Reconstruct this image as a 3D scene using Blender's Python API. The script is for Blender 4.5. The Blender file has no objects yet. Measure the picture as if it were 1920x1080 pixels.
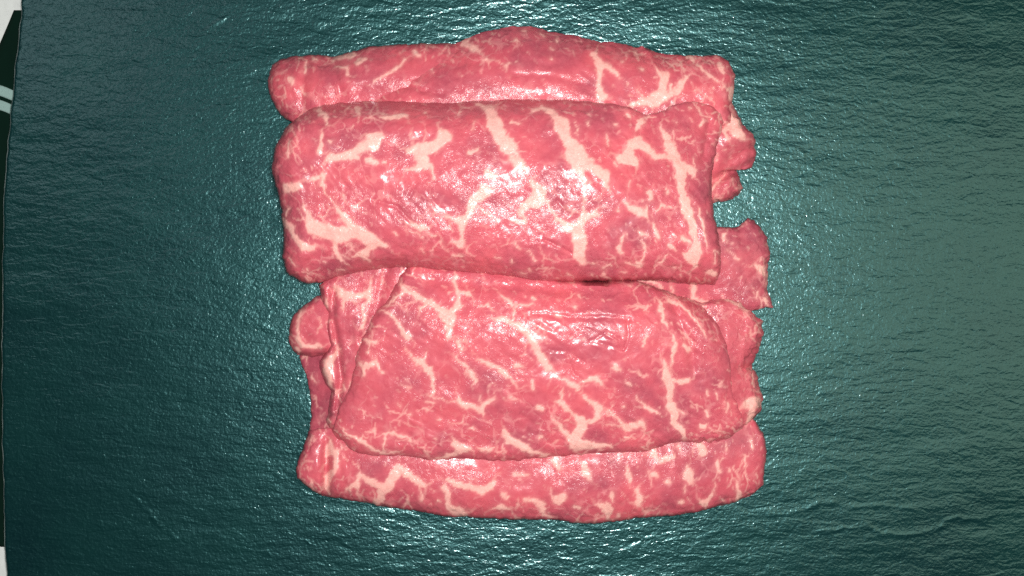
import bpy, math
import numpy as np

# ------------------------------------------------------------------ camera, light, exposure
S = 0.0002            # metres on the board for one photograph pixel (1920 x 1080)
CAM_H = 0.45          # the camera looks straight down from 45 cm
scene = bpy.context.scene
COL = scene.collection

cam_data = bpy.data.cameras.new("camera")
cam = bpy.data.objects.new("camera", cam_data)
COL.objects.link(cam)
cam.location = (0.0, 0.0, CAM_H)
cam_data.sensor_width = 36.0
cam_data.lens = 36.0 * CAM_H / (1920 * S)
cam_data.clip_start = 0.01
cam_data.clip_end = 20.0
scene.camera = cam

world = bpy.data.worlds.new("World")
scene.world = world
world.use_nodes = True
world.node_tree.nodes["Background"].inputs[0].default_value = (0.80, 0.92, 0.95, 1)
world.node_tree.nodes["Background"].inputs[1].default_value = 0.018


def lamp(name, loc, target, size, energy, color, shape='DISK', size_y=None):
    d = bpy.data.lights.new(name, 'AREA')
    d.shape = shape
    d.size = size
    if size_y:
        d.size_y = size_y
    d.energy = energy
    d.color = color
    o = bpy.data.objects.new(name, d)
    COL.objects.link(o)
    o.location = loc
    v = np.array(target, float) - np.array(loc, float)
    o.rotation_euler = (math.atan2(math.hypot(v[0], v[1]), -v[2]), 0.0, math.atan2(v[1], v[0]) + math.pi / 2 + math.pi)
    import mathutils
    o.rotation_euler = mathutils.Vector(v).to_track_quat('-Z', 'Y').to_euler()
    return o


# the lamp beside the lens, and the room's soft light from the right and from far left
lamp("lens_lamp", (0.020, 0.012, 0.49), (0.012, 0.0, 0.0), 0.055, 3.5, (1.0, 0.97, 0.93))
lamp("room_light_right", (0.50, 0.02, 0.52), (0.12, 0.0, 0.0), 0.34, 0.95, (0.90, 1.0, 0.74), 'RECTANGLE', 0.70)
lamp("room_light_far_left", (-0.42, 0.26, 0.60), (-0.1, 0.06, 0.0), 0.26, 0.20, (0.85, 0.97, 1.0))

scene.view_settings.view_transform = 'Standard'
scene.view_settings.look = 'None'
scene.view_settings.exposure = 0.0
scene.view_settings.gamma = 1.0
scene.cycles.use_denoising = False
scene.cycles.max_bounces = 6


# ------------------------------------------------------------------ numeric helpers
def at(px, py, z):
    """photograph pixel + height -> point of the place"""
    k = S * (CAM_H - z) / CAM_H
    return (px - 960.0) * k, (540.0 - py) * k


def _hash(ix, iy, seed):
    h = (ix.astype(np.int64) * 374761393 + iy.astype(np.int64) * 668265263 + seed * 144665) & 0x7fffffff
    h = ((h ^ (h >> 13)) * 1274126177) & 0x7fffffff
    h = (h ^ (h >> 16)) & 0xffff
    return h / 32767.5 - 1.0


def noise(x, y, seed=0):
    ix = np.floor(x); iy = np.floor(y)
    fx = x - ix; fy = y - iy
    fx = fx * fx * fx * (fx * (fx * 6 - 15) + 10); fy = fy * fy * fy * (fy * (fy * 6 - 15) + 10)
    a = _hash(ix, iy, seed); b = _hash(ix + 1, iy, seed)
    c = _hash(ix, iy + 1, seed); d = _hash(ix + 1, iy + 1, seed)
    return (a * (1 - fx) + b * fx) * (1 - fy) + (c * (1 - fx) + d * fx) * fy


def fbm(x, y, seed=0, octs=3):
    r = 0; amp = 1.0; tot = 0
    for k in range(octs):
        r = r + amp * noise(x * 2 ** k + 17.3 * k, y * 2 ** k - 9.1 * k, seed + k)
        tot += amp; amp *= 0.5
    return r / tot


def smooth(a, b, x):
    t = np.clip((x - a) / (b - a), 0, 1)
    return t * t * (3 - 2 * t)


def curve(pts, t):
    """Catmull-Rom through pts, evaluated by chord length at t in 0..1"""
    p = np.array(pts, float)
    d = np.concatenate([[0], np.cumsum(np.hypot(*np.diff(p, axis=0).T) ** 0.9)])
    d /= d[-1]
    i = np.clip(np.searchsorted(d, t, side='right') - 1, 0, len(p) - 2)
    f = ((t - d[i]) / (d[i + 1] - d[i]))[..., None]
    p0 = p[np.maximum(i - 1, 0)]; p1 = p[i]; p2 = p[i + 1]; p3 = p[np.minimum(i + 2, len(p) - 1)]
    m1 = 0.5 * (p2 - p0) * 0.8; m2 = 0.5 * (p3 - p1) * 0.8
    f2 = f * f; f3 = f2 * f
    return (2 * f3 - 3 * f2 + 1) * p1 + (f3 - 2 * f2 + f) * m1 + (-2 * f3 + 3 * f2) * p2 + (f3 - f2) * m2


def grid_interp(G, u, v):
    """smooth interpolation of a small table of heights"""
    G = np.array(G, float)
    nr, nc = G.shape

    def w(t, n):
        x = t * (n - 1)
        i = np.clip(np.floor(x).astype(int), 0, n - 2)
        f = x - i
        return (np.maximum(i - 1, 0), i, i + 1, np.minimum(i + 2, n - 1)), f

    def cr(a, b, c, d, f):
        return b + 0.5 * f * (c - a + f * (2 * a - 5 * b + 4 * c - d + f * (3 * (b - c) + d - a)))
    ri, rf = w(v, nr); ci, cf = w(u, nc)
    rows = [cr(*[G[r, c] for c in ci], cf) for r in ri]
    return cr(*rows, rf)


def seg_field(px, py, segs):
    """max over tapered strokes of (half width - distance), and of stroke strength"""
    best = np.full(px.shape, -50.0)
    soft = np.zeros(px.shape)
    for (x0, y0, w0, x1, y1, w1, st) in segs:
        m = max(w0, w1) + 7
        k = (px > min(x0, x1) - m) & (px < max(x0, x1) + m) & (py > min(y0, y1) - m) & (py < max(y0, y1) + m)
        if not k.any():
            continue
        X = px[k]; Y = py[k]
        dx, dy = x1 - x0, y1 - y0
        L = dx * dx + dy * dy
        t = np.clip(((X - x0) * dx + (Y - y0) * dy) / L, 0, 1) if L > 1e-9 else np.zeros_like(X)
        d = np.hypot(X - x0 - t * dx, Y - y0 - t * dy)
        sd = w0 + (w1 - w0) * t - d
        if st >= 1:
            best[k] = np.logaddexp(best[k] / 1.5, sd / 1.5) * 1.5
        else:
            soft[k] = np.maximum(soft[k], st * np.clip(0.5 + sd / 3.0, 0, 1))
    return best, soft


# ------------------------------------------------------------------ materials
def new_mat(name):
    m = bpy.data.materials.new(name)
    m.use_nodes = True
    nt = m.node_tree
    return m, nt, nt.nodes["Principled BSDF"]


def N(nt, kind, **kw):
    n = nt.nodes.new(kind)
    for k, v in kw.items():
        setattr(n, k, v)
    return n


def mix_rgb(nt, fac, a, b, blend='MIX'):
    n = nt.nodes.new("ShaderNodeMix")
    n.data_type = 'RGBA'
    n.blend_type = blend
    for sock, val in ((n.inputs[0], fac), (n.inputs[6], a), (n.inputs[7], b)):
        if isinstance(val, bpy.types.NodeSocket):
            nt.links.new(val, sock)
        else:
            sock.default_value = val if not isinstance(val, tuple) or len(val) == 4 else (*val, 1)
    return n.outputs[2]


def math_node(nt, op, a, b=None, c=None, clamp=False):
    n = nt.nodes.new("ShaderNodeMath")
    n.operation = op
    n.use_clamp = clamp
    for i, v in enumerate((a, b, c)):
        if v is None:
            continue
        if isinstance(v, bpy.types.NodeSocket):
            nt.links.new(v, n.inputs[i])
        else:
            n.inputs[i].default_value = v
    return n.outputs[0]


def noise_node(nt, vec, scale, detail=3.0, rough=0.55, dist=0.0):
    n = nt.nodes.new("ShaderNodeTexNoise")
    n.inputs["Scale"].default_value = scale
    n.inputs["Detail"].default_value = detail
    n.inputs["Roughness"].default_value = rough
    n.inputs["Distortion"].default_value = dist
    nt.links.new(vec, n.inputs["Vector"])
    return n.outputs["Fac"]


def ramp(nt, fac, stops):
    n = nt.nodes.new("ShaderNodeValToRGB")
    e = n.color_ramp.elements
    while len(e) < len(stops):
        e.new(0.5)
    for el, (p, c) in zip(e, stops):
        el.position = p
        el.color = (*c, 1) if len(c) == 3 else c
    nt.links.new(fac, n.inputs[0])
    return n.outputs[0]


def meat_material():
    m, nt, b = new_mat("raw_beef")
    co = N(nt, "ShaderNodeTexCoord").outputs["Object"]
    fat = N(nt, "ShaderNodeAttribute", attribute_name="fat").outputs["Fac"]
    tone = N(nt, "ShaderNodeAttribute", attribute_name="tone").outputs["Fac"]
    fibre = noise_node(nt, co, 420, 5, 0.6, 0.6)
    grain = noise_node(nt, co, 1700, 3, 0.6)
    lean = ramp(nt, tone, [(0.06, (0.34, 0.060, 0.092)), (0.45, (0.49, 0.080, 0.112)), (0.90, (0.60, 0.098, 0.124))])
    lean = mix_rgb(nt, math_node(nt, 'MULTIPLY', math_node(nt, 'SUBTRACT', fibre, 0.42, clamp=True), 0.9, clamp=True), lean, (0.66, 0.17, 0.20))
    lean = mix_rgb(nt, math_node(nt, 'MULTIPLY', math_node(nt, 'SUBTRACT', grain, 0.60, clamp=True), 1.0, clamp=True), lean, (0.72, 0.26, 0.27))
    wob = N(nt, "ShaderNodeVectorMath", operation='ADD')
    nz = N(nt, "ShaderNodeTexNoise"); nz.inputs["Scale"].default_value = 160; nz.inputs["Detail"].default_value = 3
    nt.links.new(co, nz.inputs["Vector"])
    sc_ = N(nt, "ShaderNodeVectorMath", operation='SCALE'); sc_.inputs["Scale"].default_value = 0.007
    nt.links.new(nz.outputs["Color"], sc_.inputs[0])
    nt.links.new(co, wob.inputs[0]); nt.links.new(sc_.outputs[0], wob.inputs[1])
    vo = N(nt, "ShaderNodeTexVoronoi", feature='DISTANCE_TO_EDGE'); vo.inputs["Scale"].default_value = 150
    nt.links.new(wob.outputs[0], vo.inputs["Vector"])
    thick = math_node(nt, 'MULTIPLY_ADD', math_node(nt, 'SUBTRACT', noise_node(nt, co, 210, 3, 0.6), 0.45, clamp=True), 0.62, 0.010)
    web = math_node(nt, 'SUBTRACT', 1.25, math_node(nt, 'DIVIDE', vo.outputs["Distance"], thick), clamp=True)
    patchy = math_node(nt, 'MULTIPLY', math_node(nt, 'SUBTRACT', noise_node(nt, co, 75, 3, 0.6), 0.43, clamp=True), 5.0, clamp=True)
    lean = mix_rgb(nt, math_node(nt, 'MULTIPLY', web, math_node(nt, 'MULTIPLY', patchy, 0.34)), lean, (0.76, 0.34, 0.33))
    fatc = ramp(nt, grain, [(0.25, (0.76, 0.34, 0.30)), (0.7, (0.84, 0.47, 0.42))])
    col = mix_rgb(nt, fat, lean, fatc)
    nt.links.new(col, b.inputs["Base Color"])
    # wet crinkled skin
    wr = noise_node(nt, co, 210, 1, 0.5, 0.8)
    worm = noise_node(nt, co, 620, 1, 0.5, 2.4)
    crease = math_node(nt, 'MULTIPLY', math_node(nt, 'ABSOLUTE', math_node(nt, 'SUBTRACT', worm, 0.5)), 5.0, clamp=True)
    dry = math_node(nt, 'MULTIPLY', math_node(nt, 'SUBTRACT', noise_node(nt, co, 60, 2, 0.5), 0.36, clamp=True), 4.0, clamp=True)
    crease = math_node(nt, 'MULTIPLY', crease, math_node(nt, 'MULTIPLY_ADD', dry, 0.24, 0.05))
    h = math_node(nt, 'ADD', math_node(nt, 'MULTIPLY', wr, 0.8), crease)
    bp = N(nt, "ShaderNodeBump")
    bp.inputs["Strength"].default_value = 1.0
    bp.inputs["Distance"].default_value = 0.00016
    nt.links.new(h, bp.inputs["Height"])
    nt.links.new(bp.outputs[0], b.inputs["Normal"])
    b.inputs["Roughness"].default_value = 0.50
    b.inputs["Specular IOR Level"].default_value = 0.16
    b.inputs["Coat Weight"].default_value = 0.72
    b.inputs["Coat Roughness"].default_value = 0.215
    b.inputs["Coat IOR"].default_value = 1.40
    nt.links.new(bp.outputs[0], b.inputs["Coat Normal"])
    return m


def slate_material():
    m, nt, b = new_mat("dark_slate")
    co = N(nt, "ShaderNodeTexCoord").outputs["Object"]
    mp = N(nt, "ShaderNodeMapping")
    mp.inputs["Scale"].default_value = (0.40, 1.0, 1.0)
    nt.links.new(co, mp.inputs[0])
    streak = noise_node(nt, mp.outputs[0], 430, 2, 0.5, 0.8)
    speck = noise_node(nt, co, 900, 2, 0.6, 0.3)
    patch = noise_node(nt, co, 26, 4, 0.6)
    col = ramp(nt, patch, [(0.25, (0.0008, 0.011, 0.014)), (0.75, (0.0025, 0.022, 0.022))])
    col = mix_rgb(nt, math_node(nt, 'MULTIPLY', math_node(nt, 'SUBTRACT', speck, 0.55, clamp=True), 1.5, clamp=True), col, (0.014, 0.050, 0.045))
    nt.links.new(col, b.inputs["Base Color"])
    h = math_node(nt, 'ADD', streak, math_node(nt, 'MULTIPLY', speck, 0.54))
    bp = N(nt, "ShaderNodeBump")
    bp.inputs["Strength"].default_value = 1.0
    bp.inputs["Distance"].default_value = 0.00025
    nt.links.new(h, bp.inputs["Height"])
    nt.links.new(bp.outputs[0], b.inputs["Normal"])
    b.inputs["Coat Weight"].default_value = 1.0
    b.inputs["Coat Roughness"].default_value = 0.19
    b.inputs["Coat Tint"].default_value = (0.85, 1.0, 1.0, 1)
    nt.links.new(bp.outputs[0], b.inputs["Coat Normal"])
    b.inputs["Roughness"].default_value = 0.32
    b.inputs["Specular IOR Level"].default_value = 0.80
    b.inputs["Specular Tint"].default_value = (0.36, 0.96, 1.0, 1)
    return m


def plain_material(name, color, rough=0.6, bump=0.0, scale=800):
    m, nt, b = new_mat(name)
    co = N(nt, "ShaderNodeTexCoord").outputs["Object"]
    n = noise_node(nt, co, scale, 4, 0.6)
    col = mix_rgb(nt, n, tuple(c * 0.85 for c in color), tuple(min(1, c * 1.12) for c in color))
    nt.links.new(col, b.inputs["Base Color"])
    b.inputs["Roughness"].default_value = rough
    b.inputs["Specular IOR Level"].default_value = 0.15
    if bump:
        bp = N(nt, "ShaderNodeBump")
        bp.inputs["Distance"].default_value = bump
        nt.links.new(n, bp.inputs["Height"])
        nt.links.new(bp.outputs[0], b.inputs["Normal"])
    return m


MEAT = meat_material()
SLATE = slate_material()
COUNTER = plain_material("white_worktop", (0.62, 0.65, 0.64), 0.45, 0.00005, 300)
CLOTH = plain_material("dark_green_cloth", (0.0004, 0.010, 0.006), 1.0, 0.0002, 1800)
STRIPE = plain_material("pale_stripe_cloth", (0.24, 0.36, 0.34), 0.85, 0.0002, 1800)


# ------------------------------------------------------------------ mesh helpers
def mesh_from(name, verts, faces, mat, parent=None, origin=(0, 0, 0), normals=None, attrs=None):
    me = bpy.data.meshes.new(name)
    v = np.asarray(verts, float) - np.asarray(origin)
    me.vertices.add(len(v))
    me.vertices.foreach_set("co", v.ravel())
    quads = np.asarray(faces[0], np.int32).reshape(-1, 4)
    extra = faces[1] if len(faces) > 1 else []
    loops = quads.ravel()
    starts = np.arange(len(quads)) * 4
    totals = np.full(len(quads), 4)
    for f in extra:
        starts = np.append(starts, len(loops))
        totals = np.append(totals, len(f))
        loops = np.append(loops, np.asarray(f, np.int32))
    me.loops.add(len(loops))
    me.loops.foreach_set("vertex_index", loops.astype(np.int32))
    me.polygons.add(len(starts))
    me.polygons.foreach_set("loop_start", starts.astype(np.int32))
    me.polygons.foreach_set("loop_total", totals.astype(np.int32))
    me.update(calc_edges=True)
    me.validate(clean_customdata=False)
    me.polygons.foreach_set("use_smooth", np.ones(len(me.polygons), bool))
    for k, a in (attrs or {}).items():
        at_ = me.attributes.new(k, 'FLOAT', 'POINT')
        at_.data.foreach_set("value", np.asarray(a, np.float32))
    me.materials.append(mat)
    if normals is not None:
        me.normals_split_custom_set_from_vertices(np.asarray(normals, float).tolist())
    o = bpy.data.objects.new(name, me)
    COL.objects.link(o)
    if parent is not None:
        o.parent = parent
    return o


def tag(o, label, cat, group=None, kind=None):
    if label:
        o["label"] = label
    if cat:
        o["category"] = cat
    if group:
        o["group"] = group
    if kind:
        o["kind"] = kind


# ------------------------------------------------------------------ setting: worktop, board, cloth
def build_worktop():
    n = 24
    xs = np.linspace(-0.55, 0.55, n); ys = np.linspace(-0.40, 0.40, n)
    X, Y = np.meshgrid(xs, ys)
    v = np.stack([X.ravel(), Y.ravel(), np.full(n * n, -0.0105)], 1)
    i = np.arange(n * n).reshape(n, n)
    q = np.stack([i[:-1, :-1], i[:-1, 1:], i[1:, 1:], i[1:, :-1]], -1).reshape(-1, 4)
    o = mesh_from("worktop", v, [q], COUNTER)
    tag(o, "white worktop surface under the slate board", None, kind="structure")


BOARD_EDGE = [(46, -130), (41, 0), (38, 40), (33, 90), (27, 130), (23, 180), (18, 235), (11, 300), (6, 400), (4, 520),
              (3, 640), (3, 760), (5, 860), (6, 930), (8, 1010), (12, 1080), (18, 1215)]


def build_board():
    nu, nv = 760, 430
    t = np.linspace(0, 1, nv)
    e = np.array(BOARD_EDGE, float)
    ly = -130 + t * 1345
    lx = np.interp(ly, e[:, 1], e[:, 0]) + 2.2 * fbm(ly / 26.0, ly * 0, 5, 3)
    u = np.linspace(0, 1, nu) ** 1.05
    PX = lx[:, None] + (2080 - lx[:, None]) * u[None, :]
    PY = np.repeat(ly[:, None], nu, 1)
    z = 0.00028 * fbm(PX / 210.0, PY / 70.0, 31, 4) + 0.00007 * fbm(PX / 62.0, PY / 13.0, 47, 3)
    # thin broken cleavage step low on the right, and a few fainter ones
    steps = [([(1540, 996), (1592, 990), (1625, 986), (1655, 1001), (1700, 1003), (1740, 996), (1768, 987), (1774, 977), (1800, 971), (1850, 975)], 0.00020),
             ([(1600, 950), (1660, 949), (1715, 953)], 0.00022),
             ([(1440, 966), (1500, 958), (1530, 946), (1562, 942)], 0.00020),
             ([(1690, 620), (1760, 612), (1850, 616)], 0.00014),
             ([(250, 930), (300, 985), (330, 1010)], 0.00014),
             ([(390, 52), (420, 34)], 0.00026)]
    for pts, h in steps:
        segs = [(a[0], a[1], 0, b[0], b[1], 0, 1) for a, b in zip(pts[:-1], pts[1:])]
        f, _ = seg_field(PX + 3 * noise(PX / 7, PY / 7, 3), PY + 4 * fbm(PX / 14, PY / 9, 4, 3), [(s[0], s[1], 3, s[2 + 1], s[4], 3, 1) for s in segs])
        z += h * np.clip((f + 5) / 8.0, 0, 1) ** 2
    # chipped rounded rim
    rim = (PX - lx[:, None])
    z -= 0.0004 * np.clip(1 - rim / 5.0, 0, 1) ** 2 * (1 + 0.5 * noise(PX / 15, PY / 15, 8))
    x, y = at(PX, PY, z)
    top = np.stack([x.ravel(), y.ravel(), z.ravel()], 1)
    i = np.arange(nu * nv).reshape(nv, nu)
    q = np.stack([i[1:, :-1], i[1:, 1:], i[:-1, 1:], i[:-1, :-1]], -1).reshape(-1, 4)
    loop = np.concatenate([i[0, :], i[1:, -1], i[-1, -2::-1], i[-2:0:-1, 0]])
    rings = [top]; quads = [q]; base = len(top); prev = loop
    L = len(loop)
    cx = top[loop].mean(0)
    tt = np.arange(L)
    for k, zz in enumerate((-0.0028, -0.0055, -0.0078, -0.0095)):
        p = top[loop].copy()
        off = 0.0006 * (1 + 0.8 * fbm(tt / 9.0, tt * 0 + k * 2.3, 60, 3)) * (-1 if k else -0.4)
        dirv = p[:, :2] - cx[:2]
        dirv /= np.linalg.norm(dirv, axis=1)[:, None]
        p[:, :2] += dirv * off[:, None]
        p[:, 2] = zz
        cur = base + np.arange(L)
        quads.append(np.stack([prev, np.roll(prev, -1), np.roll(cur, -1), cur], 1))
        rings.append(p)
        base += L; prev = cur
    o = mesh_from("slate_board", np.concatenate(rings), [np.concatenate(quads), [prev[::-1]]], SLATE)
    tag(o, "dark teal slate board with rippled glossy surface under the beef", "board")


def build_cloth():
    """a dark cloth lying on the worktop, its corner showing past the board's left rim"""
    nu, nv = 30, 260
    t = np.linspace(0, 1, nv)[:, None]
    u = np.linspace(0, 1, nu)[None, :]
    py = 18 + t * (1030 - 18)
    left = np.interp(py, [18, 50, 90, 160, 220, 280, 350, 480, 520, 700, 850, 880, 920, 1000, 1030],
                     [26, 12, -6, -60, -60, -12, -4, -6, -20, -20, -12, -3, -5, -30, 1])
    PX = left + (95 - left) * u
    PY = py + 95 * np.clip(u - 0.36, 0, 1) ** 1.3 + 5 * np.sin(py / 90)
    z = -0.0088 + 0.0006 * fbm(PX / 40, PY / 60, 77, 3) + 0.0003 * u
    z = np.where(u * np.ones_like(t) < 0.05, z - 0.0008, z)
    x, y = at(PX, PY, z)
    v = np.stack([x.ravel(), y.ravel(), z.ravel()], 1)
    lo = v.copy(); lo[:, 2] = -0.0104
    i = np.arange(nu * nv).reshape(nv, nu)
    n = nu * nv
    root = bpy.data.objects.new("striped_cloth", None)
    COL.objects.link(root)
    root.location = (float(v[:, 0].mean()), float(v[:, 1].mean()), -0.0104)
    tag(root, "dark green cloth with pale stripes tucked under the board's left rim", "cloth")
    q = np.stack([i[1:, :-1], i[1:, 1:], i[:-1, 1:], i[:-1, :-1]], -1).reshape(-1, 4)
    loop = np.concatenate([i[0, :], i[1:, -1], i[-1, -2::-1], i[-2:0:-1, 0]])
    side = np.stack([loop, np.roll(loop, -1), np.roll(loop, -1) + n, loop + n], 1)
    mesh_from("cloth_body", np.concatenate([v, lo]), [np.concatenate([q, side])], CLOTH, root, root.location)
    for (a, b) in ((152, 176), (182, 204)):
        rows = np.where((py[:, 0] >= a) & (py[:, 0] <= b))[0]
        r0, r1 = rows[0], rows[-1]
        sub = i[r0:r1 + 1]
        vv = v[sub.ravel()].copy(); vv[:, 2] += 0.0006
        m_ = np.arange(len(vv)).reshape(sub.shape)
        q2 = np.stack([m_[1:, :-1], m_[1:, 1:], m_[:-1, 1:], m_[:-1, :-1]], -1).reshape(-1, 4)
        lp = np.concatenate([m_[0, :], m_[1:, -1], m_[-1, -2::-1], m_[-2:0:-1, 0]])
        l2 = vv.copy(); l2[:, 2] -= 0.0007
        sd = np.stack([lp, np.roll(lp, -1), np.roll(lp, -1) + len(vv), lp + len(vv)], 1)
        mesh_from("stripe", np.concatenate([vv, l2]), [np.concatenate([q2, sd])], STRIPE, root, root.location)


# ------------------------------------------------------------------ beef slices
VIEW = {1: (480, 30), 2: (960, 30), 3: (480, 290), 4: (960, 290), 5: (520, 500), 6: (1000, 500), 7: (520, 740), 8: (1000, 740)}


def strokes(text, scale=1.0):
    """'view: x y w, x y w; x y w ...' -> list of tapered segments in photograph pixels"""
    out = []
    for line in text.strip().splitlines():
        view, body = line.split(':')
        ox, oy = VIEW[int(view)]
        for vein in body.split(';'):
            if not vein.strip():
                continue
            p = []
            for tok in vein.split(','):
                a = [float(q) for q in tok.split()]
                p.append((ox + a[0] / 4, oy + a[1] / 4, max(a[2] * scale / 8.4 - 0.4, 0.8)))
            if len(p) == 1:
                p = [p[0], (p[0][0] + 1.5, p[0][1] + 1.0, p[0][2] * 0.9)]
            for a, b in zip(p[:-1], p[1:]):
                out.append((*a, *b, 1))
            if len(p) > 2:              # each seam thins out into a hair-fine tail
                for a, b in ((p[-2], p[-1]), (p[1], p[0])):
                    dx, dy = b[0] - a[0], b[1] - a[1]
                    L = math.hypot(dx, dy) + 1e-6
                    q, ang = b, math.atan2(dy, dx)
                    for n_ in range(4):
                        ang += 0.9 * math.sin(q[0] * 1.7 + q[1] * 2.3 + n_)
                        w_ = max(b[2] * (0.45 - 0.1 * n_), 0.7)
                        q2 = (q[0] + 6.5 * math.cos(ang), q[1] + 6.5 * math.sin(ang), w_)
                        out.append((*q[:2], min(q[2], w_ * 1.4), *q2, 0.75 - 0.13 * n_))
                        q = q2
    return out


def flecks(rng, px, py, n, ang, spread):
    out = []
    k = rng.integers(0, px.size, int(n * 1.7))
    for j in k:
        L = rng.uniform(2, 9); a = math.radians(ang + rng.normal(0, spread))
        x, y = px.flat[j], py.flat[j]
        w = rng.uniform(0.7, 2.0)
        out.append((x, y, w, x + L * math.cos(a), y + L * math.sin(a), w * 0.6, rng.uniform(0.3, 0.95)))
    return out


def make_slice(label, top, right, bottom, left, H, E, R, veins, seed, under=None, inset=0.12, wob=0.5, fleck=(90, 60, 30),
               grooves=(), step=2.0, ruffle=None, painted_shade=0.0, rag=2.6, vein_scale=1.0):
    """one folded slice of beef. top/bottom run left to right, left/right run top to bottom (photograph pixels);
    H: table of heights in mm; E: how far the rim falls (mm) and R: over how many pixels, for top, right, bottom, left;
    under: thickness in mm of a thin flap (None: the slice is folded down to the board)"""
    top = [tuple(p) for p in top]; bottom = list(bottom)
    left = [top[0]] + list(left) + [bottom[0]]
    right = [top[-1]] + list(right) + [bottom[-1]]

    def length(p):
        p = np.array(p, float)
        return np.hypot(*np.diff(p, axis=0).T).sum()
    nu = int(max(length(top), length(bottom)) / step) + 8
    nv = int(max(length(left), length(right)) / step) + 8

    def sp(n):
        t = np.linspace(0, 1, n)
        return t - 0.085 * np.sin(2 * np.pi * t)
    U, V = np.meshgrid(sp(nu), sp(nv))

    def coons(u, v):
        T = curve(top, u); B = curve(bottom, u); Lf = curve(left, v); Rt = curve(right, v)
        c00, c10, c01, c11 = (np.array(q, float) for q in (top[0], top[-1], bottom[0], bottom[-1]))
        u = u[..., None]; v = v[..., None]
        return (1 - v) * T + v * B + (1 - u) * Lf + u * Rt - ((1 - u) * (1 - v) * c00 + u * (1 - v) * c10 + (1 - u) * v * c01 + u * v * c11)
    P = coons(U, V)
    PX, PY = P[..., 0], P[..., 1]
    # ragged outline
    jx = rag * fbm(PX / 12, PY / 12, seed + 70, 3); jy = rag * fbm(PX / 12, PY / 12, seed + 90, 3)
    PX = PX + jx; PY = PY + jy

    wspan = np.maximum(np.hypot(*(curve(left, V) - curve(right, V)).transpose(2, 0, 1)), 30)
    hspan = np.maximum(np.hypot(*(curve(top, U) - curve(bottom, U)).transpose(2, 0, 1)), 30)
    dist = [V * hspan, (1 - U) * wspan, (1 - V) * hspan, U * wspan]
    drop2 = 0
    along = (U, V, U, V)
    for d, e, r, al in zip(dist, E, R, along):
        if not np.isscalar(e):
            e = np.interp(al, np.linspace(0, 1, len(e)), e)
        tt = np.clip(d / r, 0, 1)
        fall = 1 - np.sqrt(1 - (1 - tt) ** 2) if under is None else (1 - tt) ** 2
        drop2 = drop2 + (e * fall) ** 2
    drop = np.minimum(np.sqrt(drop2), max(np.max(e) for e in E) * 1.1)
    z = grid_interp(H, U, V) - drop
    inner = smooth(0, 40, np.minimum.reduce(dist))
    z += wob * (1.1 * fbm(PX / 95, PY / 75, seed, 2) + 0.60 * fbm(PX / 34, PY / 30, seed + 5, 2)) * (0.35 + 0.65 * inner)
    z += 0.10 * fbm(PX / 11, PY / 10, seed + 9, 2)
    ca, sa = math.cos(math.radians(fleck[1])), math.sin(math.radians(fleck[1]))
    lx_, ly_ = PX * ca + PY * sa, -PX * sa + PY * ca                     # along and across the fibres
    z += 0.20 * fbm(lx_ / 46 + 0.3 * fbm(PX / 60, PY / 60, seed + 61, 2), ly_ / 8.5, seed + 62, 2) * smooth(-0.3, 0.5, fbm(PX / 80, PY / 80, seed + 63, 2))
    if ruffle is not None:
        z += ruffle(PX, PY)
    for pts, depth, w in grooves:
        segs = [(a[0], a[1], 0, b[0], b[1], 0, 1) for a, b in zip(pts[:-1], pts[1:])]
        f, _ = seg_field(PX + 1.5 * noise(PX / 13, PY / 13, 3), PY + 1.5 * noise(PX / 13, PY / 13, 4), [(s[0], s[1], 6, s[3], s[4], 6, 1) for s in segs])
        z -= depth * np.exp(-(np.clip(6 - f, 0, 60) / w) ** 2)

    # marbling
    rng = np.random.default_rng(seed)
    wx = PX + 3.4 * fbm(PX / 15, PY / 15, seed + 11, 2) + 1.9 * noise(PX / 4.7, PY / 4.7, seed + 12)
    wy = PY + 3.4 * fbm(PX / 15, PY / 15, seed + 21, 2) + 1.9 * noise(PX / 4.7, PY / 4.7, seed + 22)
    segs = strokes(veins, vein_scale) + flecks(rng, PX, PY, *fleck) + branchlets(rng, PX, PY, int(fleck[0] * 0.30), fleck[1], fleck[2])
    sd, soft = seg_field(wx, wy, segs)
    fat = np.clip(0.5 + sd / 3.4, 0, 1)
    solid = fat > 0.5
    halo = 0.16 * np.clip(1 + sd / 7.0, 0, 1)
    fat = np.maximum.reduce([fat, soft * 0.8, halo])
    fat = fat * (0.90 + 0.10 * noise(PX / 8, PY / 8, seed + 2))
    tone = 0.47 + 0.44 * fbm(PX / 70, PY / 55, seed + 40, 3) + 0.13 * fbm(PX / 14, PY / 14, seed + 41, 2) - painted_shade  # last term paints shade into the tone of low slices
    z += 0.10 * np.clip(sd / 5, 0, 1)
    z = np.maximum(z, 0.9)

    Z = z * 0.001
    X, Y = at(PX, PY, Z)
    top_v = np.stack([X.ravel(), Y.ravel(), Z.ravel()], 1)
    grid = top_v.reshape(nv, nu, 3)
    nrm = np.cross(np.gradient(grid, axis=1), -np.gradient(grid, axis=0))
    nrm /= np.linalg.norm(nrm, axis=2)[..., None] + 1e-12
    i = np.arange(nu * nv).reshape(nv, nu)
    q = np.stack([i[1:, :-1], i[1:, 1:], i[:-1, 1:], i[:-1, :-1]], -1)      # nv-1, nu-1, 4
    face_fat = solid[1:, :-1] & solid[1:, 1:] & solid[:-1, 1:] & solid[:-1, :-1]
    face_fat[:2] = face_fat[-2:] = False; face_fat[:, :2] = face_fat[:, -2:] = False

    # connected seams of fat
    lab = np.zeros(face_fat.shape, int); seams = []
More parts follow.
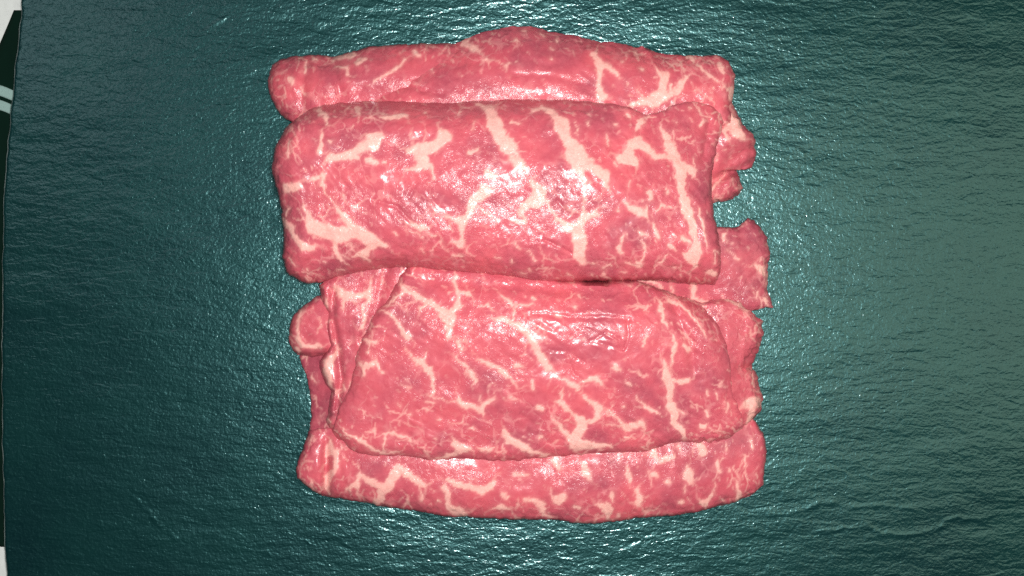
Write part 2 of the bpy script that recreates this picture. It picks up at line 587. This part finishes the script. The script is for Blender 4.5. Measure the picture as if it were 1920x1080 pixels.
    for r, c in zip(*np.nonzero(face_fat)):
        if lab[r, c]:
            continue
        idx = len(seams) + 1; stack = [(r, c)]; lab[r, c] = idx; cells = []
        while stack:
            a, b = stack.pop(); cells.append((a, b))
            for da, db in ((1, 0), (-1, 0), (0, 1), (0, -1)):
                a2, b2 = a + da, b + db
                if face_fat[a2, b2] and not lab[a2, b2]:
                    lab[a2, b2] = idx; stack.append((a2, b2))
        seams.append(cells)
    big = [s for s in seams if len(s) >= 14]

    # the flesh leaves a bed open for each seam; the fat fills it as a solid plug
    keepfat = np.zeros(face_fat.shape, bool)
    for s in big:
        a = np.array(s); keepfat[a[:, 0], a[:, 1]] = True
    flesh = top_v.copy()

    # rim and underside
    rim_uv = np.concatenate([np.stack([U[0, :], V[0, :]], 1), np.stack([U[1:, -1], V[1:, -1]], 1),
                             np.stack([U[-1, -2::-1], V[-1, -2::-1]], 1), np.stack([U[-2:0:-1, 0], V[-2:0:-1, 0]], 1)])
    loop = np.concatenate([i[0, :], i[1:, -1], i[-1, -2::-1], i[-2:0:-1, 0]])
    zr = Z.ravel()[loop]
    if under is None:
        dz = zr - 0.0003
    else:
        dz = np.minimum(np.full_like(zr, under * 0.001), zr - 0.0003)
    verts = [flesh]; quads = [q[~keepfat]]; base = len(flesh); prev = loop
    K = 6; Ln = len(loop)
    bound = np.stack([PX.ravel()[loop], PY.ravel()[loop]], 1)
    base_c = coons(*(rim_uv.T))
    for k in range(1, K + 1):
        th = k / K * math.pi / 2
        e = inset * (1 - math.cos(th))
        uv = 0.5 + (rim_uv - 0.5) * (1 - e)
        pp = coons(uv[:, 0], uv[:, 1]) + (bound - base_c)
        zz = zr - dz * math.sin(th)
        x, y = at(pp[:, 0], pp[:, 1], zz)
        verts.append(np.stack([x, y, zz], 1))
        cur = base + np.arange(Ln)
        quads.append(np.stack([prev, np.roll(prev, -1), np.roll(cur, -1), cur], 1))
        base += Ln; prev = cur
    allv = np.concatenate(verts)
    extra = len(allv) - len(flesh)
    c = allv.mean(0)
    root = bpy.data.objects.new("beef_slice", None)
    COL.objects.link(root)
    root.location = (float(c[0]), float(c[1]), float(allv[:, 2].min()))
    tag(root, label, "beef slice", "folded beef slices stacked on the slate board")
    normals = np.concatenate([nrm.reshape(-1, 3), np.zeros((extra, 3))])
    normals[loop] = 0
    ringfat = np.tile(fat.ravel()[loop] * 0.6, K); ringtone = np.tile(tone.ravel()[loop], K)
    mesh_from("lean_meat", allv, [np.concatenate(quads), [prev[::-1]]], MEAT, root, root.location, normals,
              {"fat": np.concatenate([fat.ravel(), ringfat]), "tone": np.concatenate([tone.ravel(), ringtone])})
    for s in big:
        a = np.array(s)
        fq = q[a[:, 0], a[:, 1]]
        ids, inv = np.unique(fq, return_inverse=True)
        inv = inv.reshape(-1, 4)
        vt = top_v[ids]; n_ = len(ids)
        vb = vt.copy(); vb[:, 2] -= 0.0008
        e = np.concatenate([inv[:, [0, 1]], inv[:, [1, 2]], inv[:, [2, 3]], inv[:, [3, 0]]])
        key = np.minimum(e[:, 0], e[:, 1]) * n_ + np.maximum(e[:, 0], e[:, 1])
        _, first, cnt = np.unique(key, return_index=True, return_counts=True)
        be = e[first[cnt == 1]]
        side = np.stack([be[:, 1], be[:, 0], be[:, 0] + n_, be[:, 1] + n_], 1)
        low = inv[:, ::-1] + n_
        nn = np.concatenate([nrm.reshape(-1, 3)[ids], np.zeros((n_, 3))])
        f_ = fat.ravel()[ids]; t_ = tone.ravel()[ids]
        mesh_from("fat_seam", np.concatenate([vt, vb]), [np.concatenate([inv, side, low])], MEAT, root, root.location, nn,
                  {"fat": np.concatenate([f_, f_]), "tone": np.concatenate([t_, t_])})
    return root


def branchlets(rng, px, py, n, ang, spread):
    """fine forked threads of fat: short arms leaving a small node, tapering to nothing"""
    out = []
    for j in rng.integers(0, px.size, n):
        x, y = px.flat[j], py.flat[j]
        node = rng.uniform(1.3, 2.6)
        st = rng.uniform(0.75, 0.98)
        a0 = math.radians(ang + rng.normal(0, spread))
        for da in (0.0, math.pi + rng.normal(0, 0.35), rng.choice([-1, 1]) * rng.uniform(0.9, 1.9)):
            a = a0 + da
            q = (x, y); w = node
            for k in range(int(rng.integers(2, 5))):
                a += rng.normal(0, 0.35)
                L = rng.uniform(4, 8)
                q2 = (q[0] + L * math.cos(a), q[1] + L * math.sin(a)); w2 = max(w * 0.72, 0.6)
                out.append((*q, w, *q2, w2, st))
                q, w = q2, w2
    return out


build_worktop()
build_board()
build_cloth()

# lowest pieces first -------------------------------------------------------------
make_slice("red slice edge with shade painted into its tone, hanging down the left side below the rounded lobe",
           top=[(556, 640), (590, 630), (690, 630)], right=[(690, 740)], bottom=[(562, 856), (610, 862), (690, 866)],
           left=[(562, 668), (574, 706), (581, 735), (583, 765), (582, 790), (575, 824)],
           H=[[3, 8, 11], [2.5, 8, 12], [3, 8, 11]], E=(2, 1, 2, 1.5), R=(30, 30, 20, 14), painted_shade=0.35, veins="5: 260 820 16, 275 860 24", seed=301,  # tone darkened to imitate shade beneath the neighbouring slices
           fleck=(20, 90, 25))

make_slice("small rounded beef lobe with a curved fat rim, sticking out at the left",
           top=[(562, 579), (580, 565), (600, 553), (660, 548)], right=[(660, 610)], bottom=[(560, 664), (585, 669), (610, 668), (660, 668)],
           left=[(549, 594), (542, 615), (542, 638), (549, 655)],
           H=[[10, 11, 12], [11, 13, 13], [10, 11, 12]], E=(4, 1, 5, 5), R=(26, 20, 22, 26),
           veins="5: 180 330 30, 150 400 20, 150 470 20, 155 540 40, 200 590 40, 290 590 35, 330 600 16; 150 610 40, 170 640 30",
           seed=311, under=7, fleck=(15, 60, 30))

make_slice("long folded slice lowest in the picture, with a zigzag fat vein along its front",
           top=[(578, 806), (640, 800), (800, 795), (1000, 795), (1250, 785), (1390, 780), (1416, 790)],
           right=[(1432, 816), (1438, 845), (1434, 872), (1432, 905)],
           bottom=[(574, 912), (592, 923), (622, 933), (662, 938), (707, 947), (770, 957), (832, 968), (895, 971), (1000, 974), (1050, 977), (1100, 981),
                   (1145, 979), (1200, 972), (1262, 967), (1325, 955), (1375, 942), (1408, 928), (1428, 912)],
           left=[(570, 834), (561, 855), (556, 875), (558, 897)],
           H=[[8, 11, 12, 12, 11, 10], [10, 13, 13.5, 13.5, 13, 11], [11, 13, 13.5, 13.5, 13, 11], [11, 12, 12.5, 12.5, 12, 10.5]],
           E=(1, 6, 8.5, 7), R=(30, 36, 62, 36), seed=321, fleck=(150, 80, 30), inset=0.10,
           ruffle=lambda x, y: -3.2 * np.exp(-((x - 612) / 9.0) ** 2) * smooth(800, 860, y),
           veins="""7: 520 700 25, 590 680 40, 620 600 35, 680 640 50, 760 680 50, 790 720 70, 830 690 80, 890 600 70, 900 540 50, 960 590 60, 1040 640 50, 1110 680 35; 780 720 50, 775 790 40, 740 810 50; 1070 680 25, 1080 790 20; 1250 700 50, 1280 760 40, 1290 840 40, 1340 870 80, 1400 890 60; 1280 640 30, 1340 670 50, 1430 690 40, 1530 720 60, 1600 680 60, 1620 650 40; 1690 740 40, 1720 770 30; 1850 790 30, 1920 790 40; 1600 860 12, 1680 840 40, 1750 860 15; 1210 800 30; 1780 600 40, 1880 600 25; 400 340 25, 390 430 70, 370 470 30; 440 430 50, 430 560 40, 390 620 60, 370 690 40, 400 750 25; 540 720 25
8: 0 790 30, 60 830 60, 80 890 30, 140 920 15; 190 790 90, 220 770 60; 120 700 15, 140 780 20; 310 840 20, 350 855 30; 490 820 30, 550 860 80, 560 910 40; 630 910 25; 380 520 40, 400 600 55, 420 630 30; 160 490 70, 190 550 40; 700 540 20, 710 600 50, 730 650 25; 910 600 55; 1160 540 15, 1165 600 80, 1180 650 40; 1015 660 40; 780 720 40, 800 780 40, 780 820 55; 900 430 50, 960 510 25, 1000 480 50, 1040 460 40; 1260 380 60, 1270 440 70; 1380 510 40, 1390 580 30; 1090 380 25, 1100 420 20; 1110 800 40; 1250 800 30, 1290 810 50, 1340 750 25; 1290 810 30, 1290 850 20; 1420 790 25; 1530 660 20, 1540 740 40, 1530 800 35; 1640 350 25, 1640 400 20; 1580 460 20, 1590 540 20; 1450 370 15, 1450 420 15; 590 740 30, 590 790 25; 1140 680 15, 1140 730 15; 1470 570 30; 1360 660 12, 1350 720 12; 720 940 25""")

make_slice("flat slice with a pointed corner sticking out at the right, under the big roll",
           top=[(1190, 450), (1300, 432), (1352, 425), (1381, 427), (1398, 411), (1412, 413)],
           right=[(1428, 432), (1438, 447), (1443, 475), (1441, 510), (1440, 545)],
           bottom=[(1190, 600), (1300, 604), (1400, 584), (1432, 578), (1450, 578)],
           left=[(1188, 520)],
           H=[[12, 12, 10.5, 6.5], [11, 11, 10.5, 7], [4, 4, 8, 7.5]], painted_shade=0.22, E=(3, 3.5, 2, 1), R=(16, 20, 20, 20), under=4, rag=3.8, seed=331, fleck=(50, 70, 40),  # darker tone imitates shade in the recess beside the roll
           veins="""4: 1590 600 40, 1580 650 25; 1830 840 40, 1870 860 60, 1890 900 40; 1610 710 12, 1700 780 18
6: 810 110 15, 900 120 25, 960 150 25, 960 190 15; 1040 190 15, 1010 230 30; 1030 150 20, 1045 175 15; 1200 150 35, 1200 230 30, 1270 260 30, 1330 290 40; 1260 360 50, 1290 370 25; 1680 180 20, 1680 240 16; 1740 240 30, 1760 290 20""")

make_slice("ragged lobed slice edge with pale fat, right of the big marbled flap",
           top=[(1290, 575), (1345, 560), (1385, 567), (1412, 590), (1430, 604)],
           right=[(1431, 625), (1428, 645), (1418, 668), (1408, 690), (1420, 699), (1425, 728), (1430, 751), (1423, 774)],
           bottom=[(1290, 830), (1360, 825), (1406, 792)], left=[(1290, 700)],
           H=[[15, 15, 12], [17, 16, 12], [19, 16, 11], [17, 15, 10]], E=(3, 5, 3, 1), R=(18, 26, 20, 20), under=6, rag=5.0, seed=341, wob=0.9, fleck=(40, 100, 30),
           ruffle=lambda x, y: -2.6 * np.exp(-(((y - 692) - (1400 - x) * 0.25) / 11.0) ** 2) * smooth(1350, 1400, x),
           veins="""6: 1420 240 30, 1500 260 25, 1550 290 25, 1610 330 15; 1600 1040 60, 1650 1020 90, 1690 1010 50; 1640 800 15, 1660 900 20
8: 1600 60 60, 1680 60 60; 1640 110 50, 1625 150 45, 1600 220 25; 1530 220 20, 1525 250 15""")

make_slice("narrow slice with a broad fat patch, squeezed between left lobe and big flap",
           top=[(597, 535), (640, 508), (700, 492), (775, 490)], right=[(755, 560), (725, 640), (705, 740)],
           bottom=[(632, 824), (660, 830), (700, 832)],
           left=[(602, 560), (612, 585), (610, 610), (613, 632), (618, 652), (604, 672), (600, 692), (608, 714), (620, 733), (617, 754), (616, 776), (611, 788), (618, 802)],
           H=[[15, 16, 17], [16, 16.5, 17], [14.5, 15, 17], [14, 15, 16], [13, 14, 15]], E=(2, 1, 3, 5), R=(20, 20, 16, 20), under=6, seed=351, wob=0.7, fleck=(50, 85, 25),
           grooves=[([(625, 545), (622, 590), (632, 650), (640, 710), (632, 770)], 1.8, 7), ([(728, 500), (705, 580), (680, 640)], 1.0, 9)],
           veins="5: 440 150 40, 480 190 70, 520 220 70, 600 220 40, 680 200 60, 690 250 50, 670 280 30; 500 240 30, 500 330 15; 650 290 25, 650 390 25, 640 450 40; 710 80 12, 700 180 30; 360 240 20, 370 300 40; 440 650 40, 385 720 74, 370 780 66, 400 860 44, 410 910 24; 490 880 20, 500 940 16; 540 860 14, 545 930 14; 430 560 12, 460 620 16\n7: 370 190 40, 385 200 36")

make_slice("slice rolled up at the upper left, its blunt end showing",
           top=[(511, 122), (528, 111), (550, 105), (590, 103), (622, 105), (660, 97), (692, 88), (755, 84), (805, 81), (900, 82)],
           right=[(905, 150)], bottom=[(538, 226), (600, 232), (700, 235), (900, 235)],
           left=[(503, 140), (502, 165), (511, 190), (526, 213)],
           H=[[11, 14, 15, 15], [13, 16, 16.5, 16], [13, 15.5, 16, 16], [11, 13, 14, 14]], E=(10, 1, 3, 9), R=(62, 20, 30, 40), seed=361, wob=0.8, fleck=(60, 120, 30), inset=0.16,
           grooves=[([(622, 110), (632, 150), (640, 180)], 0.9, 8), ([(576, 120), (565, 160), (570, 200)], 1.0, 9)],
           veins="1: 570 340 25, 640 310 40, 700 300 50, 735 290 30; 770 350 60, 830 320 25; 1200 270 50, 1225 290 30; 890 490 18, 980 440 18, 1060 390 25, 1130 320 28; 600 390 18, 690 390 26, 690 440 20; 380 340 20, 360 420 25; 260 470 40, 265 510 24; 430 320 30, 460 330 20; 340 540 18, 360 590 14")

make_slice("wide slice along the back with a low arched rim and forked fat streak",
           top=[(690, 176), (702, 157), (730, 140), (767, 118), (812, 97), (860, 80), (892, 65), (930, 55), (965, 50), (1002, 50), (1035, 60), (1085, 68),
                (1120, 77), (1165, 82), (1193, 90), (1205, 86), (1222, 96), (1247, 102), (1297, 105), (1350, 104)],
           right=[(1366, 116), (1377, 137), (1377, 160), (1373, 190)], bottom=[(700, 232), (850, 236), (1000, 236), (1150, 245), (1270, 250), (1374, 230)], left=[(688, 205)],
           H=[[17.5, 18, 17, 16, 15], [18.5, 20, 19, 18, 16.5], [18.5, 20.5, 20, 18.5, 16.5], [16, 17, 17, 17.5, 17]], E=([9, 9, 9, 9, 6], 6, 1.5, 2.5), R=(75, 30, 30, 16), seed=371, wob=0.7,
           under=15, fleck=(120, 35, 25), inset=0.2,
           grooves=[([(870, 118), (930, 122), (985, 110), (1030, 124)], 0.35, 5), ([(760, 160), (800, 172), (830, 176)], 0.8, 6), ([(960, 140), (1040, 142), (1100, 160)], 0.4, 6)],
           veins="""1: 1600 160 18, 1560 200 50, 1640 240 50, 1670 270 30; 1320 320 25; 1730 320 25; 1310 390 25; 870 560 25, 890 600 20
2: 620 290 60, 650 360 60, 660 440 35, 650 520 40, 665 600 90; 660 360 50, 730 390 40, 780 430 25, 800 470 20; 1080 410 30, 1140 450 70, 1130 560 80, 1060 640 100, 980 650 60, 900 660 50; 1060 660 60, 1170 610 50, 1230 580 50, 1270 510 50, 1310 460 40; 1200 520 30, 1190 600 40; 930 545 12, 980 600 20; 335 180 20; 300 240 22; 90 110 25; 30 180 25; 210 130 20, 240 150 14; 970 400 25; 290 320 22; 830 345 14; 860 510 20; 1330 310 40, 1370 340 30; 1560 360 40, 1590 420 30; 1640 550 60, 1640 620 40; 1380 560 16; 1400 370 25, 1480 440 22, 1550 485 20; 1500 540 18; 1330 690 16""")  # strokes near the right end paint a whitish sheen as fat

make_slice("frilled red slice end with a fat patch, peeking out at the upper right",
           top=[(1290, 200), (1340, 185), (1372, 192)], right=[(1383, 210), (1396, 235), (1410, 252), (1416, 275), (1415, 297), (1405, 316), (1384, 317), (1386, 337), (1394, 354)],
           bottom=[(1290, 384), (1333, 381), (1348, 380), (1362, 375), (1384, 366)], left=[(1290, 300)],
           H=[[15, 16, 14], [15, 15, 13], [13, 12.5, 9], [12, 11, 8]], E=(2, 5, 4, 1), R=(16, 24, 22, 20), under=7, rag=4.5, seed=381, wob=1.0, fleck=(40, 60, 40),
           ruffle=lambda x, y: -2.4 * np.exp(-(((y - 318) + (x - 1384) * 0.45) / 9.0) ** 2) + 1.2 * np.sin((x * 0.6 + y) / 13.0) * smooth(1340, 1370, x),
           veins="""2: 1650 740 20, 1660 800 90, 1690 870 100, 1740 920 40; 1640 820 50, 1590 860 30, 1620 920 25; 1410 850 20, 1430 920 30, 1470 970 40; 1590 1000 25; 1540 1040 14, 1530 1080 14
4: 1600 140 12, 1540 220 18, 1490 260 30; 1650 180 14, 1660 230 10""")

make_slice("broad marbled flap draped across the lower middle, thin front edge",
           top=[(768, 492), (900, 500), (1000, 512), (1120, 518), (1200, 528), (1272, 553)],
           right=[(1300, 563), (1328, 586), (1350, 617), (1363, 650), (1369, 690), (1375, 740), (1390, 775)],
           bottom=[(626, 806), (642, 824), (660, 842), (685, 852), (722, 854), (757, 855), (795, 861), (832, 861), (895, 861), (945, 865), (1000, 860), (1050, 855), (1085, 852),
                   (1150, 849), (1212, 845), (1262, 831), (1300, 827), (1350, 821), (1376, 814), (1394, 800)],
           left=[(742, 532), (725, 565), (705, 585), (692, 612), (680, 637), (670, 665), (665, 692), (656, 725), (640, 760), (629, 785)],
           H=[[20, 20, 20, 19, 17], [22, 24.5, 25.5, 25, 21], [22, 25.5, 27, 27, 23], [20.5, 23.5, 25, 25, 21.5], [18.5, 20.5, 21.5, 21.5, 19], [17, 18, 18, 18, 16.5]],
           E=(2, [5, 5, 4, 2.5, 1.5], 3.4, [3.6, 3, 2.6, 2.2]), R=(26, 46, 22, 26), under=5, vein_scale=0.84, seed=391, wob=0.55, fleck=(190, 30, 30), inset=0.10,
           grooves=[([(1050, 521), (1110, 523), (1180, 521)], 4.5, 6.5), ([(1100, 523), (1134, 523)], 11.0, 8.0), ([(1000, 588), (1040, 592), (1080, 595), (1130, 594), (1178, 598)], 0.5, 5), ([(1030, 655), (1065, 660), (1095, 678)], 0.4, 2.5), ([(1177, 602), (1178, 630), (1170, 655)], 0.4, 2.5),
                    ([(1108, 640), (1135, 622), (1160, 634), (1170, 655), (1140, 648), (1108, 640)], 0.35, 2.5), ([(1064, 664), (1076, 700), (1092, 712)], 0.35, 2.5),
                    ([(1262, 570), (1275, 610), (1295, 640), (1300, 690)], 1.1, 9), ([(800, 526), (930, 536), (1060, 546), (1190, 552)], 0.6, 10)],
           veins="""5: 920 100 15, 960 170 35, 1060 230 45, 1160 280 60, 1240 340 80, 1290 380 110, 1285 460 60, 1280 530 50; 1300 340 50, 1360 280 50, 1345 190 40, 1320 110 30, 1340 70 40; 1360 200 30, 1440 200 40, 1470 220 20; 1340 320 30, 1400 300 20; 960 180 30, 880 240 25, 810 290 25; 780 330 20, 860 370 30, 900 430 30, 950 500 45, 980 530 60; 1120 270 60, 1070 310 25, 1060 350 14; 1520 290 20, 1580 280 30, 1620 320 15; 1680 210 25, 1740 260 30, 1775 340 20, 1770 390 25; 1790 300 20, 1900 280 20; 1610 380 25, 1720 400 50, 1800 440 60, 1860 490 60, 1920 560 70; 640 540 20, 690 570 25, 740 560 20; 690 570 16, 680 640 14, 710 680 12; 610 720 20, 660 740 60, 740 720 40; 740 730 30, 790 800 25; 650 750 40, 640 820 30; 960 620 15, 1010 670 20, 1070 710 50, 1130 770 60, 1165 830 40, 1170 900 20, 1165 940 40; 1090 690 20, 1120 630 15; 1360 570 50, 1380 620 40; 1340 680 20, 1390 730 30, 1440 790 45, 1490 860 50; 1500 690 25, 1580 730 40, 1700 790 60, 1740 830 25, 1800 910 12; 1800 740 60, 1830 750 40; 1130 960 20, 1240 1000 12, 1350 1020 15, 1400 1030 50, 1460 1050 40; 1120 1010 14, 1190 1020 20; 1620 990 40, 1550 1040 40, 1520 1070 30; 1520 970 12, 1530 1020 15; 1740 980 30, 1790 1000 20; 1910 870 40, 1915 920 30; 900 1020 12, 930 1050 15; 930 880 12, 1000 910 15
6: 0 580 70, 60 680 90, 110 760 80; 150 820 20, 240 850 25, 290 890 60, 340 910 40; 350 870 25, 430 850 40, 480 850 60, 510 890 25; 950 260 40, 960 330 35, 980 410 30, 1010 440 20; 1040 510 25, 1060 590 45, 1040 680 30, 1030 750 15; 980 700 20, 990 760 50, 1000 830 80, 1030 900 70, 1020 980 60, 1040 1050 70; 1040 850 40, 1100 860 40, 1170 850 40; 700 870 35, 730 890 25; 610 750 50, 640 780 30; 840 520 30, 830 600 25; 1130 590 40, 1160 620 50; 1310 940 25, 1310 970 20; 1380 960 25, 1385 1000 16; 1450 1030 15, 1445 1070 12; 220 920 20, 210 1010 25, 240 1070 25; 160 1010 15, 210 1020 20; 380 970 30, 440 1010 30, 500 1060 50; 780 980 15, 840 1050 25; 60 1060 40; 180 360 40, 200 370 30; 0 230 40, 20 240 30; 350 220 30; 310 290 35; 670 1050 15; 1020 250 40, 1100 280 30, 1180 360 25, 1240 430 25, 1290 510 20; 860 290 20, 830 320 18
7: 490 250 20, 520 300 25, 590 330 30, 650 360 30, 700 410 35, 780 435 30, 920 435 12; 640 310 14, 630 340 20; 780 290 20, 860 290 25, 950 310 25, 1000 345 25; 800 300 20, 790 370 20, 800 430 16; 1310 310 10, 1340 370 60, 1380 410 90, 1450 410 40; 1340 440 40, 1280 465 35, 1150 490 15; 1510 410 15, 1580 410 50, 1620 390 20; 1700 280 60, 1730 340 80, 1800 370 70, 1860 400 70, 1920 440 40; 1460 250 45, 1480 265 20; 1190 330 25; 1210 185 30; 1480 100 30, 1530 120 60, 1550 160 20; 1360 40 40, 1420 80 40, 1480 90 30; 990 150 25; 430 275 40, 470 310 40
8: 190 60 20, 230 90 35, 300 150 25, 350 190 80, 360 240 80, 320 310 100, 320 370 110, 420 380 70, 500 390 50, 600 390 20; 370 200 50, 440 200 40, 480 170 40, 480 110 40, 450 60 40, 370 10 15; 540 110 14, 600 150 25, 660 200 25, 700 240 70, 760 230 50, 810 210 60, 840 260 20; 540 220 12, 660 230 15; 140 190 25, 200 240 35, 250 300 40, 280 340 60; 0 430 40, 100 450 40; 690 310 30, 740 325 15; 830 90 25, 880 115 40, 960 155 15; 1020 0 60, 1030 90 80, 1060 150 70, 1050 200 60, 1110 270 60, 1130 330 50; 1260 240 50, 1290 240 40; 1300 120 30, 1310 170 25; 1450 60 20, 1440 140 10; 60 320 40; 40 95 50, 70 100 40; 670 90 15; 810 390 14, 870 410 20; 1080 110 16, 1130 150 20""")

make_slice("largest rolled slice across the upper middle, topmost, with bold white fat veins",
           top=[(556, 222), (585, 203), (640, 193), (720, 190), (850, 191), (960, 185), (1060, 187), (1160, 197), (1212, 213), (1242, 208), (1270, 194), (1304, 190), (1332, 198), (1353, 214)],
           right=[(1356, 232), (1348, 262), (1339, 305), (1334, 360), (1340, 410), (1351, 460), (1352, 505)],
           bottom=[(562, 527), (590, 531), (640, 517), (700, 506), (767, 502), (830, 508), (892, 513), (965, 522), (1012, 530), (1070, 529), (1100, 526), (1140, 526), (1210, 526), (1285, 532), (1340, 534)],
           left=[(532, 243), (515, 282), (510, 318), (521, 360), (528, 400), (531, 450), (530, 485), (540, 512)],
           H=[[29, 31, 31, 30, 18.5], [32, 34, 34, 32, 21], [32, 35, 36, 35, 25], [31, 34, 35, 34, 28], [29, 32, 33, 32, 28], [27, 29, 30, 29, 26]],
           E=([15, 15, 15, 15, 15, 15, 13, 8, 3, 2, 2], [2, 4, 7, 8, 8], 14, 13), R=(66, 34, 86, 52), seed=401, wob=0.6, fleck=(170, 50, 30), inset=0.22,
           grooves=[([(1022, 450), (1045, 460), (1070, 474)], 0.6, 3), ([(700, 375), (745, 388), (770, 415)], 0.5, 4), ([(1045, 375), (1060, 395)], 0.4, 3), ([(780, 345), (768, 370)], 0.4, 3),
                    ([(1216, 212), (1222, 230), (1200, 250)], 0.8, 9), ([(1330, 225), (1326, 260), (1318, 300)], 1.0, 7)],
           veins="""1: 930 760 25, 1010 760 40, 1120 740 40; 760 690 50, 780 740 20; 470 720 50, 530 760 30, 540 800 20; 490 880 25, 485 960 35, 480 1010 50; 250 940 20, 230 1060 20; 860 900 60, 930 900 60, 880 960 100, 790 980 60, 700 1040 50, 560 1060 50; 1380 850 40, 1420 910 90, 1340 980 80, 1250 1000 100, 1140 1010 50; 1640 660 20, 1760 700 60, 1780 800 110, 1830 900 120, 1900 980 130; 1520 720 25; 1270 730 20; 560 940 25; 1600 1020 40, 1660 1000 20; 1640 790 10, 1630 850 14
2: 150 710 15, 230 680 30, 300 720 50, 370 820 110, 400 900 90, 450 970 100, 520 1040 110; 480 800 15, 490 890 15; 570 800 30, 580 830 20; 710 880 15, 735 960 20; 860 730 36, 880 760 30; 900 960 80, 940 950 90, 1010 1000 60, 1080 1050 50, 1180 1060 60; 1120 830 30, 1150 900 50, 1180 980 60, 1230 1040 70; 970 790 60, 930 850 30; 850 1060 70, 890 980 60; 0 800 30, 60 800 20; 0 930 20, 60 1070 30; 770 810 25; 1560 360 40, 1590 420 30; 1640 550 60, 1640 620 40; 1380 560 16; 1440 780 30, 1410 820 20; 1400 370 25, 1480 440 22, 1550 485 20; 1230 800 16; 1330 690 16; 1200 860 14, 1210 960 14; 1500 540 18; 1180 690 20
3: 195 500 60, 250 540 50, 290 620 40, 350 690 60, 420 690 50; 380 470 40, 420 540 100, 520 580 110, 650 600 120, 760 590 90, 860 640 100, 980 690 30; 600 390 20, 660 470 60, 740 560 80, 800 600 80; 360 380 20, 400 480 50; 600 620 50, 590 690 40, 640 790 40; 720 770 20, 820 740 50, 870 690 60; 780 760 25, 850 800 20; 550 30 70, 620 30 40, 750 20 50; 230 250 70, 330 230 60; 430 190 40, 510 150 40, 500 220 30, 520 280 15, 600 390 14; 240 400 20, 230 460 20; 840 40 50, 900 60 40; 960 60 30; 1230 0 110, 1260 60 90, 1200 100 40, 1120 110 25; 1300 70 30, 1330 170 25; 1740 140 60, 1800 160 50; 1720 270 110, 1640 330 70, 1610 390 60, 1580 470 40, 1540 500 80, 1545 560 40, 1545 640 20, 1530 670 50, 1480 650 20; 1420 460 20, 1500 495 30; 1170 520 40, 1240 550 60, 1280 560 30; 1150 570 12, 1260 620 12; 1300 590 16, 1340 605 20; 1480 760 20, 1550 760 18; 1800 770 12, 1830 780 15; 1040 590 20, 1060 610 18; 1640 380 15, 1760 460 20; 1250 710 14, 1260 740 10; 1800 480 30; 380 860 16, 400 880 12; 510 800 18; 620 860 14, 660 870 12; 250 780 16, 300 830 14; 370 920 16, 400 945 14; 660 300 16, 665 340 14
4: 0 20 60, 60 70 90, 110 110 30; 150 200 50, 210 270 90, 180 340 120, 90 390 60, 60 430 40, 100 500 40; 0 490 30, 100 520 30; 440 0 90, 500 70 130, 560 70 100, 620 100 60, 690 150 70, 710 230 50; 520 130 40, 540 200 30, 540 300 15, 540 400 20, 545 440 40, 490 560 70; 250 340 30, 330 470 35, 430 550 70, 490 570 110, 510 660 100, 510 740 90, 525 800 60; 490 560 60, 560 470 60, 630 440 40; 820 30 80, 880 30 100, 930 60 60; 770 60 20, 780 90 16; 1200 0 60, 1260 90 80, 1270 160 80, 1265 250 50, 1300 340 70, 1310 410 90, 1340 490 60, 1360 580 50, 1390 650 35, 1380 700 70, 1360 760 110, 1380 830 40; 1280 740 20, 1340 760 70; 1270 80 50, 1340 110 50, 1360 160 30; 1370 30 14, 1375 150 20; 1030 280 40, 1040 330 40; 1160 260 25, 1165 290 20; 840 350 20, 900 400 50, 960 430 60, 1010 470 30; 1005 390 20, 1000 460 30; 880 200 15, 875 250 15; 1080 410 20, 1120 370 25, 1190 395 15; 1060 520 25, 1100 620 35; 1220 600 20; 1280 620 40, 1340 660 30; 1180 680 30, 1225 715 15; 1400 420 20, 1430 520 25, 1450 600 15, 1455 690 15; 940 570 15, 980 600 25, 1020 605 15; 975 640 16, 990 700 20, 985 760 20, 960 820 45, 930 800 20; 830 620 25, 820 660 25; 800 690 45, 810 740 40; 1160 750 15, 1110 810 20; 20 670 20, 60 710 15; 130 730 14, 180 800 20; 130 860 25; 0 800 20; 430 895 25; 600 900 20; 610 820 25; 740 830 20, 680 840 16; 690 890 30; 840 810 14, 930 830 20; 820 880 15, 850 885 12; 60 890 15, 100 890 12; 1480 880 40, 1510 900 50; 1220 840 20; 1520 720 14, 1520 820 14; 800 420 25""")
